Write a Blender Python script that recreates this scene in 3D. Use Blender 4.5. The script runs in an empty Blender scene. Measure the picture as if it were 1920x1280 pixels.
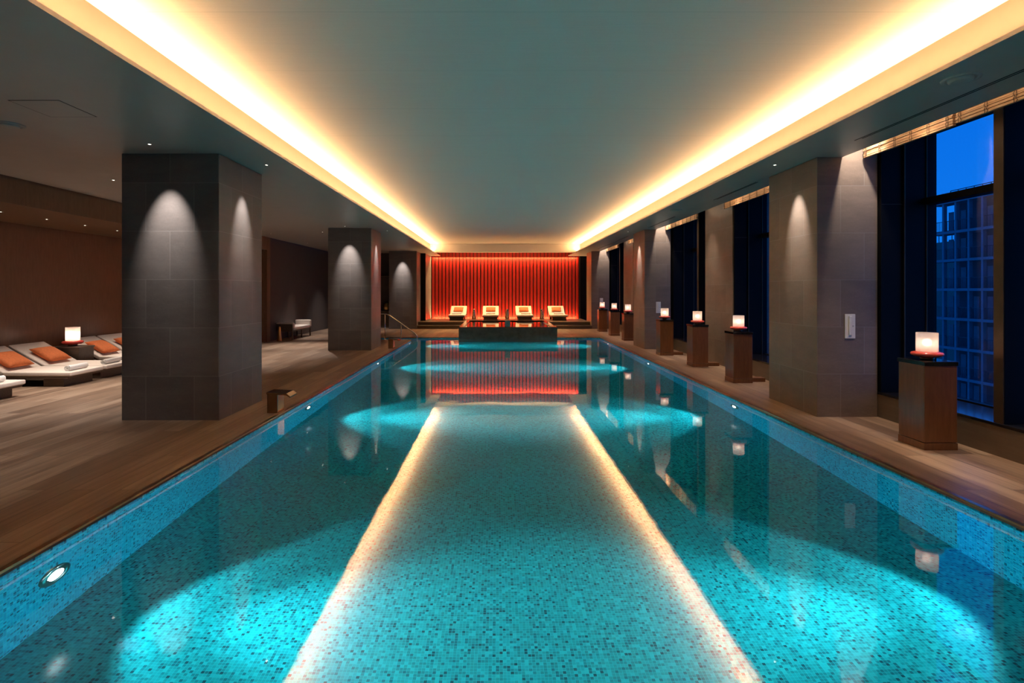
import bpy, bmesh, math, random
from mathutils import Vector, Matrix
R = math.radians
random.seed(7)
S = bpy.context.scene
COL = S.collection

# ------------------------------------------------------------------ camera
cam_d = bpy.data.cameras.new('camera')
cam = bpy.data.objects.new('camera', cam_d); COL.objects.link(cam)
cam_d.sensor_width = 36; cam_d.lens = 18.75
cam.location = (0, 0, 1.6); cam.rotation_euler = (R(90), 0, 0)
cam_d.shift_x = 28/1920; cam_d.shift_y = -94/1920
cam_d.clip_start = 0.05; cam_d.clip_end = 600
S.camera = cam
S.view_settings.view_transform = 'Standard'; S.view_settings.look = 'None'
S.view_settings.gamma = 1; S.view_settings.use_curve_mapping = False
S.view_settings.exposure = 0.3
try:
    S.cycles.use_denoising = True
    S.cycles.sample_clamp_indirect = 80.0
    S.cycles.sample_clamp_direct = 0.0
    S.cycles.max_bounces = 10; S.cycles.diffuse_bounces = 5; S.cycles.glossy_bounces = 5
    S.cycles.transmission_bounces = 8; S.cycles.transparent_max_bounces = 10
    S.cycles.caustics_refractive = True; S.cycles.caustics_reflective = False
except Exception: pass

# ------------------------------------------------------------------ world: blue hour sky
w = bpy.data.worlds.new('dusk_sky'); S.world = w; w.use_nodes = True
nt = w.node_tree; nt.nodes.clear()
out = nt.nodes.new('ShaderNodeOutputWorld'); bg = nt.nodes.new('ShaderNodeBackground')
tc = nt.nodes.new('ShaderNodeTexCoord'); sp = nt.nodes.new('ShaderNodeSeparateXYZ')
rp = nt.nodes.new('ShaderNodeValToRGB')
nt.links.new(tc.outputs['Generated'], sp.inputs[0]); nt.links.new(sp.outputs['Z'], rp.inputs[0])
rp.color_ramp.elements[0].position = 0.0; rp.color_ramp.elements[0].color = (0.005, 0.19, 0.80, 1)
rp.color_ramp.elements[1].position = 0.5; rp.color_ramp.elements[1].color = (0.0, 0.12, 0.72, 1)
nt.links.new(rp.outputs[0], bg.inputs[0]); bg.inputs[1].default_value = 1.0
nt.links.new(bg.outputs[0], out.inputs[0])

# ------------------------------------------------------------------ light values
WARM = (1.0, 0.57, 0.235); WHITE = (1.0, 0.91, 0.85)
COVE_W = 13.0        # watts per metre of cove strip
WASH_W = 190.0        # pillar wall washers
def add_light(kind, name, loc, power, color, rot=(0,0,0), **kw):
    d = bpy.data.lights.new(name, kind); d.energy = power; d.color = color
    for k, v in kw.items(): setattr(d, k, v)
    o = bpy.data.objects.new(name, d); COL.objects.link(o)
    o.location = loc; o.rotation_euler = rot
    return o
def aim(o, target):
    v = Vector(target) - Vector(o.location)
    o.rotation_euler = v.to_track_quat('-Z', 'Y').to_euler()
# cove strips: long lines lying on the shelf behind the lip, shining up
for x, tilt in ((-2.80, 12), (3.50, -12)):
    for k in range(4):
        y0 = -4 + k*6.85
        add_light('AREA', 'cove_strip_light', (x, y0+3.42, 3.375), COVE_W*6.85, WARM, (R(180), R(tilt), 0),
                  shape='RECTANGLE', size=0.03, size_y=6.85)
# strips grazing the red wall
add_light('AREA', 'red_wall_top_light', (0.38, 25.982, 3.30), 270, (1, .62, .24), (R(-8), 0, 0), shape='RECTANGLE', size=7.0, size_y=0.03)
add_light('AREA', 'red_wall_bottom_light', (0.38, 25.982, 0.21), 330, (1, .62, .24), (R(188), 0, 0), shape='RECTANGLE', size=7.0, size_y=0.03)

# ------------------------------------------------------------------ materials
class NB:
    def __init__(s, name):
        s.m = bpy.data.materials.new(name); s.m.use_nodes = True
        s.t = s.m.node_tree; s.t.nodes.clear()
        s.out = s.n('OutputMaterial')
    def n(s, t, **kw):
        nd = s.t.nodes.new('ShaderNode'+t)
        for k, v in kw.items(): setattr(nd, k, v)
        return nd
    def l(s, a, b): s.t.links.new(a, b)
    def val(s, sock, v):
        if hasattr(v, 'is_linked') or isinstance(v, bpy.types.NodeSocket): s.l(v, sock)
        else: sock.default_value = v
    def math(s, op, a, b=0.0, c=None):
        nd = s.n('Math', operation=op); s.val(nd.inputs[0], a); s.val(nd.inputs[1], b)
        if c is not None: s.val(nd.inputs[2], c)
        return nd.outputs[0]
    def ramp(s, fac, stops, interp='LINEAR'):
        nd = s.n('ValToRGB'); nd.color_ramp.interpolation = interp
        e = nd.color_ramp.elements
        while len(e) < len(stops): e.new(0.5)
        for i, (p, c) in enumerate(stops): e[i].position = p; e[i].color = (*c, 1)
        s.l(fac, nd.inputs[0]); return nd.outputs[0]
    def mix(s, fac, a, b):
        nd = s.n('Mix', data_type='RGBA'); s.val(nd.inputs[0], fac)
        s.val(nd.inputs[6], a if not isinstance(a, tuple) else (*a, 1)); s.val(nd.inputs[7], b if not isinstance(b, tuple) else (*b, 1))
        return nd.outputs[2]
    def pos(s, scale=(1,1,1)):
        g = s.n('NewGeometry'); mp = s.n('Mapping'); mp.inputs['Scale'].default_value = scale
        s.l(g.outputs['Position'], mp.inputs[0]); return mp.outputs[0]
    def obj(s, scale=(1,1,1)):
        g = s.n('TexCoord'); mp = s.n('Mapping'); mp.inputs['Scale'].default_value = scale
        s.l(g.outputs['Object'], mp.inputs[0]); return mp.outputs[0]
    def noise(s, vec, scale=5, detail=4, rough=.55):
        nd = s.n('TexNoise'); nd.inputs['Scale'].default_value = scale; nd.inputs['Detail'].default_value = detail
        nd.inputs['Roughness'].default_value = rough; s.l(vec, nd.inputs['Vector']); return nd.outputs['Fac']
    def pbr(s, color, rough=.5, metal=0, bump=None, bstr=.2, bdist=.01, spec=.5, coat=0):
        p = s.n('BsdfPrincipled')
        s.val(p.inputs['Base Color'], (*color, 1) if isinstance(color, tuple) else color)
        s.val(p.inputs['Roughness'], rough); s.val(p.inputs['Metallic'], metal)
        p.inputs['Specular IOR Level'].default_value = spec; p.inputs['Coat Weight'].default_value = coat
        if bump is not None:
            b = s.n('Bump'); b.inputs['Strength'].default_value = bstr; b.inputs['Distance'].default_value = bdist
            s.l(bump, b.inputs['Height']); s.l(b.outputs[0], p.inputs['Normal'])
        s.l(p.outputs[0], s.out.inputs[0]); return p
def plain(name, c, rough=.5, metal=0, var=.12, nscale=8, **kw):
    b = NB(name); n = b.noise(b.obj(), nscale)
    lo = tuple(x*(1-var) for x in c); hi = tuple(min(1, x*(1+var)) for x in c)
    b.pbr(b.ramp(n, [(.3, lo), (.7, hi)]), rough, metal, **kw); return b.m
def emit(name, c, s):
    b = NB(name); e = b.n('Emission'); e.inputs[0].default_value = (*c, 1); e.inputs[1].default_value = s
    b.l(e.outputs[0], b.out.inputs[0]); return b.m
def gridlines(b, u, v, pu, pv, w, stagger=True, ou=0.0, ov=0.0):
    """running-bond joints: u,v sockets in metres; returns (mask, cell id vector)"""
    vv = b.math('DIVIDE', b.math('ADD', v, ov), pv); row = b.math('FLOOR', vv)
    uu = b.math('DIVIDE', b.math('ADD', u, ou), pu)
    if stagger: uu = b.math('ADD', uu, b.math('MULTIPLY', b.math('MODULO', b.math('ABSOLUTE', row), 2), .5))
    fu = b.math('FRACT', uu); fv = b.math('FRACT', vv)
    du = b.math('MULTIPLY', b.math('MINIMUM', fu, b.math('SUBTRACT', 1, fu)), pu)
    dv = b.math('MULTIPLY', b.math('MINIMUM', fv, b.math('SUBTRACT', 1, fv)), pv)
    m = b.math('LESS_THAN', b.math('MINIMUM', du, dv), w)
    cv = b.n('CombineXYZ'); b.l(b.math('FLOOR', uu), cv.inputs[0]); b.l(row, cv.inputs[1])
    return m, cv.outputs[0]
def sep(b, vec):
    s = b.n('SeparateXYZ'); b.l(vec, s.inputs[0]); return s.outputs
def slate(name, base, joint, ou=0.0):
    """stone cladding in 600 mm running bond; joints on both vertical orientations"""
    b = NB(name); p = sep(b, b.pos()); g = b.n('NewGeometry'); nn = sep(b, g.outputs['Normal'])
    isx = b.math('GREATER_THAN', b.math('ABSOLUTE', nn[0]), .5)
    oi = b.n('TexCoord'); ob = sep(b, oi.outputs['Object'])
    u = b.math('ADD', b.math('MULTIPLY', isx, ob[1]), b.math('MULTIPLY', b.math('SUBTRACT', 1, isx), ob[0]))
    m, cell = gridlines(b, u, p[2], .6, .6, .0024, True, 6.0+ou, .054+.6)
    wn = b.n('TexWhiteNoise', noise_dimensions='3D'); b.l(cell, wn.inputs[0])
    n1 = b.noise(b.pos((1, 1, 3)), 2.2, 8, .62); n2 = b.noise(b.pos(), 40, 4)
    vein = b.ramp(b.noise(b.pos((1.2, 1.2, 4)), 1.1, 7, .6), [(.492, (0,0,0)), (.5, (1,1,1)), (.508, (0,0,0))])
    t = b.math('ADD', b.math('MULTIPLY', n1, .55), b.math('ADD', b.math('MULTIPLY', wn.outputs[0], .25), b.math('MULTIPLY', n2, .2)))
    c = b.ramp(t, [(.3, tuple(x*.78 for x in base)), (.7, tuple(x*1.22 for x in base))])
    c = b.mix(b.math('MULTIPLY', vein, .10), c, tuple(min(1, x*2.2) for x in base))
    c = b.mix(m, c, joint)
    b.pbr(c, .42, bump=b.math('SUBTRACT', b.math('MULTIPLY', n1, .4), b.math('MULTIPLY', m, 1.0)), bstr=.15, bdist=.004, spec=.45)
    return b.m
def wood(name, c1, c2, scale=(1, 12, 12), rough=.4, coat=0.0, world=False):
    b = NB(name); v = b.pos(scale) if world else b.obj(scale)
    n = b.noise(v, 3.0, 8, .6); n2 = b.noise(v, 18, 3)
    t = b.math('ADD', b.math('MULTIPLY', n, .7), b.math('MULTIPLY', n2, .3))
    b.pbr(b.ramp(t, [(.32, c1), (.68, c2)]), rough, bump=t, bstr=.08, bdist=.002, coat=coat); return b.m
def deck_mat():
    b = NB('wood_plank_deck'); p = sep(b, b.pos())
    m, cell = gridlines(b, p[1], p[0], 1.8, .2, .0022, True, 20, 20.04)
    wn = b.n('TexWhiteNoise', noise_dimensions='3D'); b.l(cell, wn.inputs[0])
    add = b.n('VectorMath', operation='ADD'); b.l(b.pos((9, .55, 1)), add.inputs[0])
    sc = b.n('VectorMath', operation='SCALE'); b.l(wn.outputs['Color'], sc.inputs[0]); sc.inputs['Scale'].default_value = 9
    b.l(sc.outputs[0], add.inputs[1])
    n = b.noise(add.outputs[0], 2.2, 8, .62)
    t = b.math('ADD', b.math('MULTIPLY', n, .8), b.math('MULTIPLY', wn.outputs[0], .28))
    c = b.ramp(t, [(.30, (.12, .070, .043)), (.52, (.23, .148, .098)), (.74, (.37, .26, .18))])
    c = b.mix(m, c, (.045, .028, .018))
    b.pbr(c, b.ramp(n, [(.2, (.34,)*3), (.8, (.5,)*3)]), bump=b.math('SUBTRACT', b.math('MULTIPLY', n, .3), m), bstr=.25, bdist=.003)
    return b.m
def mosaic(name, ax, cols, P=.0215):
    b = NB(name); p = sep(b, b.pos())
    m, cell = gridlines(b, p[ax[0]], p[ax[1]], P, P, .0011, False, 20.003, 20.003)
    wn = b.n('TexWhiteNoise', noise_dimensions='3D'); b.l(cell, wn.inputs[0])
    c = b.ramp(wn.outputs[0], cols, 'CONSTANT')
    c = b.mix(m, c, (.018, .60, .67))
    b.pbr(c, .16, bump=b.math('SUBTRACT', 1, m), bstr=.25, bdist=.001, spec=.5); return b.m
MOS = [(0, (.015, .11, .145)), (.05, (.013, .20, .25)), (.16, (.012, .30, .35)), (.36, (.012, .38, .43)), (.62, (.012, .45, .51)), (.88, (.016, .55, .61))]
MOSW = [(0, (.010, .11, .21)), (.07, (.010, .21, .37)), (.18, (.010, .34, .56)), (.42, (.010, .40, .66)), (.7, (.012, .46, .72)), (.92, (.03, .53, .78))]
def ceil_mat():
    b = NB('ceiling_paper'); p = sep(b, b.pos())
    n = b.noise(b.pos((.5, 30, 1)), 4, 5); n2 = b.noise(b.pos((60, 60, 60)), 2, 3)
    fr = b.math('FRACT', b.math('DIVIDE', b.math('ADD', p[1], 20.2), 1.05))
    m = b.math('LESS_THAN', fr, .004)
    t = b.math('ADD', b.math('MULTIPLY', n, .6), b.math('MULTIPLY', n2, .4))
    c = b.ramp(t, [(.3, (.80, .735, .68)), (.7, (.88, .81, .755))])
    b.pbr(b.mix(m, c, (.62, .59, .55)), .75, bump=t, bstr=.1, bdist=.002, spec=.3); return b.m
def soffit_mat():
    b = NB('soffit_paint'); n = b.noise(b.pos(), 3, 4)
    b.pbr(b.ramp(n, [(.3, (.44, .395, .355)), (.7, (.47, .425, .385))]), .38, spec=.45); return b.m
def water_mat(name, rough=.028, amp=.0022):
    b = NB(name)
    n = b.noise(b.pos((1, 1, 1)), 2.6, 2, .4)
    bp = b.n('Bump'); bp.inputs['Strength'].default_value = .35; bp.inputs['Distance'].default_value = amp
    b.l(n, bp.inputs['Height'])
    fr = b.n('Fresnel'); fr.inputs['IOR'].default_value = 1.9; b.l(bp.outputs[0], fr.inputs['Normal'])
    rf = b.n('BsdfRefraction'); rf.inputs['IOR'].default_value = 1.333; rf.inputs['Roughness'].default_value = 0
    rf.inputs['Color'].default_value = (.93, .99, 1, 1)
    b.l(bp.outputs[0], rf.inputs['Normal'])
    gl = b.n('BsdfGlossy'); gl.inputs['Roughness'].default_value = rough; b.l(bp.outputs[0], gl.inputs['Normal'])
    mx = b.n('MixShader'); b.l(fr.outputs[0], mx.inputs[0]); b.l(rf.outputs[0], mx.inputs[1]); b.l(gl.outputs[0], mx.inputs[2])
    b.l(mx.outputs[0], b.out.inputs[0]); return b.m
def pane_mat():
    b = NB('window_glass'); g = b.n('NewGeometry'); dt = b.n('VectorMath', operation='DOT_PRODUCT')
    b.l(g.outputs['Normal'], dt.inputs[0]); b.l(g.outputs['Incoming'], dt.inputs[1])
    f5 = b.math('ADD', .07, b.math('MULTIPLY', .93, b.math('POWER', b.math('SUBTRACT', 1.0, b.math('ABSOLUTE', dt.outputs['Value'])), 5.0)))
    tr = b.n('BsdfTransparent'); tr.inputs[0].default_value = (.97, .985, 1, 1)
    gl = b.n('BsdfGlossy'); gl.inputs['Roughness'].default_value = 0.0
    mx = b.n('MixShader'); b.l(f5, mx.inputs[0]); b.l(tr.outputs[0], mx.inputs[1]); b.l(gl.outputs[0], mx.inputs[2])
    b.l(mx.outputs[0], b.out.inputs[0]); return b.m
def shade_mat():
    b = NB('frosted_glass_shade'); n = b.noise(b.obj(), 60, 3)
    tl = b.n('BsdfTranslucent'); b.l(b.ramp(n, [(.3, (.93, .84, .78)), (.7, (.98, .90, .84))]), tl.inputs[0])
    df = b.n('BsdfDiffuse'); df.inputs[0].default_value = (.8, .7, .66, 1)
    tr = b.n('BsdfTransparent'); tr.inputs[0].default_value = (1, .95, .9, 1)
    m1 = b.n('MixShader'); m1.inputs[0].default_value = .3; b.l(tl.outputs[0], m1.inputs[1]); b.l(df.outputs[0], m1.inputs[2])
    m2 = b.n('MixShader'); m2.inputs[0].default_value = .34; b.l(m1.outputs[0], m2.inputs[1]); b.l(tr.outputs[0], m2.inputs[2])
    b.l(m2.outputs[0], b.out.inputs[0]); return b.m
def red_mat():
    b = NB('red_lacquered_panel'); n = b.noise(b.pos((6, 1, 1.2)), 2.5, 6, .6); n2 = b.noise(b.pos((3, 1, 14)), 4, 4)
    t = b.math('ADD', b.math('MULTIPLY', n, .6), b.math('MULTIPLY', n2, .4))
    b.pbr(b.ramp(t, [(.3, (.36, .009, .006)), (.7, (.52, .020, .011))]), .38, bump=t, bstr=.2, bdist=.004); return b.m

M = {}
M['slate'] = slate('dark_slate_cladding', (.135, .119, .112), (.24, .22, .21))
M['slate_w'] = slate('warm_lit_slate_cladding', (.20, .152, .118), (.27, .245, .22))  # same slate, base lightened and warmed to stand for cove light
M['deck'] = deck_mat()
M['mos_f'] = mosaic('turquoise_mosaic_floor', (0, 1), MOS)
M['mos_x'] = mosaic('turquoise_mosaic_side', (1, 2), MOSW)
M['mos_y'] = mosaic('turquoise_mosaic_end', (0, 2), MOSW)
M['ceil'] = ceil_mat(); M['soffit'] = soffit_mat()
M['water'] = water_mat('pool_water'); M['tubwater'] = water_mat('tub_water', .02, .001)
M['glass'] = pane_mat(); M['shade'] = shade_mat(); M['red'] = red_mat()
M['darkgap'] = plain('dark_groove', (.02, .006, .005), .7)
M['black'] = plain('black_window_metal', (.003, .003, .0035), .5, var=.2, spec=.12)
M['bronze_trim'] = plain('bronze_trim', (.09, .06, .035), .42, .6)
M['blackstone'] = plain('polished_black_stone', (.012, .011, .012), .06, var=.3, nscale=30)
M['tubstone'] = plain('dark_tub_stone', (.05, .043, .036), .16, var=.3, nscale=6)
M['fascia'] = plain('cove_fascia_dimmed', (.19, .148, .135), .8, var=.03)  # colour darkened so the cove glow on the fascia reads dimmer
M['sillwall'] = wood('brown_sill_stone', (.12, .085, .055), (.16, .115, .078), (.6, .6, 6), .45, world=True)
M['veneer'] = wood('brown_veneer_wall', (.13, .066, .032), (.185, .097, .050), (9, 9, 1.2), .42, world=True)
M['darkwall'] = wood('charcoal_fabric_wall', (.055, .045, .042), (.08, .066, .06), (1, 14, 1), .6, world=True)
M['walnut'] = wood('walnut_veneer', (.12, .045, .019), (.20, .082, .036), (10, 10, 1), .3, coat=.2)
M['darkoak'] = wood('dark_stained_oak', (.07, .046, .032), (.12, .083, .058), (2, 14, 14), .4)
M['fabric'] = plain('cream_upholstery', (.70, .61, .54), .85, var=.05, nscale=60)
M['orange'] = plain('burnt_orange_fabric', (.62, .16, .045), .85, var=.12, nscale=40)
M['towel'] = plain('white_terry_towel', (.82, .79, .76), .95, var=.05, nscale=70)
M['redglass'] = plain('red_lacquer_dish', (.72, .09, .07), .18, var=.15)
M['steel'] = plain('brushed_steel', (.62, .58, .54), .2, 1, var=.05)
M['bronze'] = plain('polished_bronze', (.42, .30, .20), .14, 1, var=.08)
M['brass'] = plain('brushed_brass', (.62, .36, .12), .3, 1)
M['white'] = plain('white_enamel', (.78, .75, .72), .35, var=.03)
M['greyring'] = plain('grey_plastic', (.42, .42, .39), .5, var=.03)
M['lens_cold'] = emit('pool_lamp_lens', (.75, .95, 1), 14)
M['lens_warm'] = emit('downlight_lens', (1, .9, .78), 9)
M['bulb'] = emit('lamp_bulb', (1, .82, .68), 10)
M['bulb_big'] = emit('lounge_lamp_bulb', (1, .80, .66), 30)
M['copper'] = plain('copper_edge_strip', (.55, .32, .17), .28, 1)
M['cord'] = plain('brown_blind_cord', (.09, .05, .03), .8)
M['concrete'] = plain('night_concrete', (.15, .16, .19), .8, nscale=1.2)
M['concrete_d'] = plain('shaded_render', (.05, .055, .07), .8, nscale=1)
M['greennet'] = plain('green_scaffold_net', (.03, .13, .11), .9)
M['rail_dark'] = plain('dark_balcony_rail', (.03, .03, .04), .5)
M['ground'] = plain('asphalt_outside', (.05, .05, .055), .9)
def bamboo():
    b = NB('split_bamboo'); n = b.noise(b.pos((1, 3, 80)), 3, 5)
    b.pbr(b.ramp(n, [(.3, (.42, .22, .10)), (.7, (.72, .46, .25))]), .55, bump=n, bstr=.2, bdist=.003); return b.m
M['bamboo'] = bamboo()

# ------------------------------------------------------------------ mesh helpers
def bm_(): return bmesh.new()
def box(b, x0, x1, y0, y1, z0, z1, mi=0, mat=None):
    vs = [b.verts.new((x, y, z)) for z in (z0, z1) for (x, y) in ((x0, y0), (x1, y0), (x1, y1), (x0, y1))]
    if mat is not None:
        for v in vs: v.co = mat @ v.co
    fs = [b.faces.new([vs[i] for i in q]) for q in ((3,2,1,0), (4,5,6,7), (0,1,5,4), (1,2,6,5), (2,3,7,6), (3,0,4,7))]
    for f in fs: f.material_index = mi
    return vs
def lathe(b, prof, cx=0, cy=0, seg=32, cap=True, mi=0, mat=None):
    rings = []
    for r, z in prof:
        ring = [b.verts.new((cx+r*math.cos(2*math.pi*i/seg), cy+r*math.sin(2*math.pi*i/seg), z)) for i in range(seg)]
        if mat is not None:
            for v in ring: v.co = mat @ v.co
        rings.append(ring)
    for a, c in zip(rings, rings[1:]):
        for i in range(seg):
            f = b.faces.new((a[i], a[(i+1) % seg], c[(i+1) % seg], c[i])); f.smooth = True; f.material_index = mi
    if cap:
        f = b.faces.new(rings[0][::-1]); f.material_index = mi
        f = b.faces.new(rings[-1]); f.material_index = mi
def tube(b, pts, r, seg=12):
    pts = [Vector(p) for p in pts]; rings = []
    for i, p in enumerate(pts):
        t = (pts[min(i+1, len(pts)-1)] - pts[max(i-1, 0)]).normalized()
        up = Vector((0, 1, 0)) if abs(t.y) < .9 else Vector((1, 0, 0))
        a = t.cross(up).normalized(); c = t.cross(a)
        rings.append([b.verts.new(p + r*(math.cos(2*math.pi*k/seg)*a + math.sin(2*math.pi*k/seg)*c)) for k in range(seg)])
    for A, C in zip(rings, rings[1:]):
        for i in range(seg):
            f = b.faces.new((A[i], A[(i+1) % seg], C[(i+1) % seg], C[i])); f.smooth = True
    b.faces.new(rings[0][::-1]); b.faces.new(rings[-1])
def prism(b, poly, y0, y1):
    """poly of (x,z) extruded along y"""
    A = [b.verts.new((x, y0, z)) for x, z in poly]; C = [b.verts.new((x, y1, z)) for x, z in poly]
    n = len(poly)
    for i in range(n): b.faces.new((A[i], A[(i+1) % n], C[(i+1) % n], C[i]))
    b.faces.new(A[::-1]); b.faces.new(C)
def obj(name, b, mats, parent=None, loc=(0,0,0), bevel=0, seg=2, subsurf=0):
    bmesh.ops.recalc_face_normals(b, faces=b.faces)
    me = bpy.data.meshes.new(name); b.to_mesh(me); b.free()
    for m in (mats if isinstance(mats, (list, tuple)) else [mats]): me.materials.append(M[m] if isinstance(m, str) else m)
    o = bpy.data.objects.new(name, me); COL.objects.link(o); o.location = loc
    if parent: o.parent = parent
    if bevel:
        md = o.modifiers.new('bevel', 'BEVEL'); md.width = bevel; md.segments = seg; md.limit_method = 'ANGLE'; md.angle_limit = R(40)
    if subsurf:
        md = o.modifiers.new('sub', 'SUBSURF'); md.levels = subsurf; md.render_levels = subsurf
        for f in me.polygons: f.use_smooth = True
    return o
def struct(name, b, mats, parent=None, **kw):
    o = obj(name, b, mats, parent, **kw)
    if not parent: o['kind'] = 'structure'
    return o
def tag(o, label, cat, group=None):
    o['label'] = label; o['category'] = cat
    if group: o['group'] = group
    return o
def thing(name, label, cat, loc=(0,0,0), rz=0, group=None):
    o = bpy.data.objects.new(name, None); COL.objects.link(o); o.location = loc; o.rotation_euler = (0, 0, rz)
    o.empty_display_size = .1
    return tag(o, label, cat, group)
def dup(root, loc, label, rz=None, group=None):
    r = root.copy(); COL.objects.link(r); r.location = loc
    if rz is not None: r.rotation_euler = (0, 0, rz)
    r['label'] = label
    if group: r['group'] = group
    for ch in list(root.children):
        c = ch.copy(); COL.objects.link(c); c.parent = r
        for g in ch.children:
            d = g.copy(); COL.objects.link(d); d.parent = c
    return r

# ================================================================== STRUCTURE
XL, XR = -2.84, 3.59          # pool edges
PY0, PY1 = -3.0, 18.6         # pool ends
ZW = -0.05                    # water level
ZF = -1.05                    # pool floor
ZC, ZT = 3.31, 3.67           # soffit and main ceiling
YB = 26.05                    # far wall
NX, NY0 = -4.3, 17.62         # entry niche of the pool

# deck (floor) in pieces around the pool, one mesh
b = bm_()
T = -.035
box(b, -9.4, NX, -4, 26.2, T, 0); box(b, NX, XL, -4, NY0, T, 0); box(b, NX, 3.59, PY1, 26.2, T, 0)
box(b, 3.59, 5.0, -4, 26.2, T, 0); box(b, XL, XR, -4, PY0, T, 0)
struct('floor', b, 'deck')
# slab under the deck
b = bm_()
box(b, -9.4, NX-.02, -4, 26.2, -.5, T-.001); box(b, 3.61, 5.0, -4, 26.2, -.5, T-.001)
struct('floor.001', b, 'darkgap')
# copper edge strip and dark slot around the pool
b = bm_()
e = .012
box(b, XL-.03, XL+e, -3, NY0+.0, -.012, .004); box(b, XR-e, XR+.03, -3, PY1, -.012, .004)
box(b, NX, XR, PY1-e, PY1+.03, -.012, .004); box(b, NX, XL+e, NY0-.03, NY0+e, -.012, .004)
struct('trim_1', b, 'copper')
# basin
b = bm_()
box(b, XL-.2, XR+.2, PY0-.2, PY1+.2, ZF-.2, ZF)
struct('pool_floor', b, 'mos_f')
b = bm_()
box(b, XL-.2, XL, PY0, NY0, ZF, T-.001); box(b, XR, XR+.2, PY0, PY1, ZF, T-.001)
struct('pool_wall_sides', b, 'mos_x')
b = bm_()
box(b, NX-.2, XR+.2, PY1, PY1+.2, ZF, T-.001); box(b, XL-.2, XR+.2, PY0-.2, PY0, ZF, T-.001)
box(b, NX-.2, XL-.2, NY0-.2, NY0, ZF, T-.001)
struct('pool_wall_ends', b, 'mos_y')
# entry steps in the niche
b = bm_()
for k in range(5):
    box(b, NX + k*.30, NX+(k+1)*.30, NY0, PY1, ZF, -.2-.17*k)
box(b, NX-.2, NX, NY0, PY1, ZF, T-.001)
struct('pool_entry_steps', b, 'mos_f')
# water
b = bm_()
def quad(x0, x1, y0, y1, z): b.faces.new([b.verts.new(c) for c in ((x0,y0,z), (x1,y0,z), (x1,y1,z), (x0,y1,z))])
quad(XL, XR, PY0, PY1, ZW); quad(NX, XL, NY0, PY1, ZW)
wt = obj('pool_water', b, 'water'); wt['kind'] = 'stuff'
# calm lap of water seen as a thin bright line is given by the meniscus strip of the tile edge
# --- ceilings
b = bm_(); box(b, -2.95, 3.66, -4.2, 26.3, ZT, ZT+.1); struct('ceiling', b, 'ceil')
LL, LR = -2.76, 3.448
FL, FR = -2.93, 3.64
b = bm_(); prism(b, [(-7.25, ZC), (LL, ZC), (LL, ZC+.033), (FL, ZC+.033), (FL, ZT+.1), (-7.25, ZT+.1)], -4.2, 26.3)
struct('ceiling.001', b, 'soffit')
b = bm_(); prism(b, [(LR, ZC), (4.40, ZC), (4.40, ZT+.1), (FR, ZT+.1), (FR, ZC+.033), (LR, ZC+.033)], -4.2, 26.3)
struct('ceiling.002', b, 'soffit')
b = bm_(); box(b, 4.40, 6.0, -4.2, 26.3, 3.78, 3.88); struct('ceiling.003', b, 'soffit')
b = bm_(); box(b, FL, FR, 23.35, 23.55, ZC, ZT); struct('ceiling.004', b, 'ceil')     # cross beam at the far end of the cove
# fascias of the cove recess, darkened in colour to tame the strip glare
b = bm_(); box(b, FL-.002, FL+.004, -4.2, 23.35, ZC+.036, ZT-.001); struct('trim_2', b, 'fascia')
b = bm_(); box(b, FR-.004, FR+.002, -4.2, 23.35, ZC+.036, ZT-.001); struct('trim_3', b, 'fascia')
# lounge bay: dropped wood ceiling, bulkhead and wall
b = bm_(); box(b, -9.5, -7.25, -4.2, 16.85, 2.91, 3.4); struct('ceiling.005', b, 'veneer')
b = bm_(); box(b, -9.5, -9.30, -4.2, 16.85, 0, 2.91); struct('wall_left', b, 'veneer')
b = bm_(); box(b, -9.5, -7.27, 16.85, 17.1, 0, 3.4); struct('wall_left.001', b, 'veneer')
b = bm_(); box(b, -7.5, -7.30, 17.1, 24.1, 0, 3.4); struct('wall_left.002', b, 'darkwall')
b = bm_(); box(b, -7.3, -4.62, 23.95, 24.15, 0, 3.31); struct('wall_far_left', b, 'darkwall')
b = bm_(); box(b, -4.62, -3.22, 23.95, 24.1, 0, 3.31); struct('wall_far_left.001', b, 'black')
b = bm_(); box(b, -9.5, 6, -4.4, -4.2, -.3, 3.9); struct('wall_back', b, 'darkwall')
# far alcove side walls
b = bm_(); box(b, -3.36, -3.22, 24.1, 26.1, 0, ZT); struct('wall_alcove_left', b, 'slate')
b = bm_(); box(b, 4.02, 4.4, 25.9, 26.0, 0, ZT); struct('wall_alcove_right', b, 'black')
b = bm_(); box(b, 4.4, 6.0, 24.0, 24.2, 0, 3.9); struct('wall_alcove_right.001', b, 'slate_w')
# far wall: dark backing with red panels
b = bm_(); box(b, -3.6, 4.6, YB+.02, YB+.2, -.1, ZT+.1); struct('wall_far', b, 'darkgap')
b = bm_(); n = 42; x0, x1 = -3.20, 4.0; p = (x1-x0)/n
for i in range(n):
    box(b, x0+i*p+.026, x0+(i+1)*p-.026, YB-.03, YB+.03, .12, 3.30)
struct('wall_far_panels', b, 'red', bevel=.004)
b = bm_()
for i in range(n): box(b, x0+i*p+.016, x0+(i+1)*p-.016, YB-.20, YB-.175, 3.235, ZT)
struct('wall_far_valance', b, 'red')
b = bm_(); box(b, x0, x1, YB-.175, YB-.165, 3.25, ZT); struct('wall_far_valance_backing', b, 'darkgap')
# steps and platform
b = bm_()
box(b, -3.42, 4.06, 22.78, 23.12, 0, .14); box(b, -3.42, 4.06, 23.10, 25.86, 0, .28)
struct('platform_steps', b, 'darkoak', bevel=.004)
b = bm_(); box(b, -3.42, 4.06, 22.765, 22.84, .118, .143); box(b, -3.42, 4.06, 23.085, 23.16, .258, .283)
struct('trim_4', b, 'slate_w')

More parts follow.
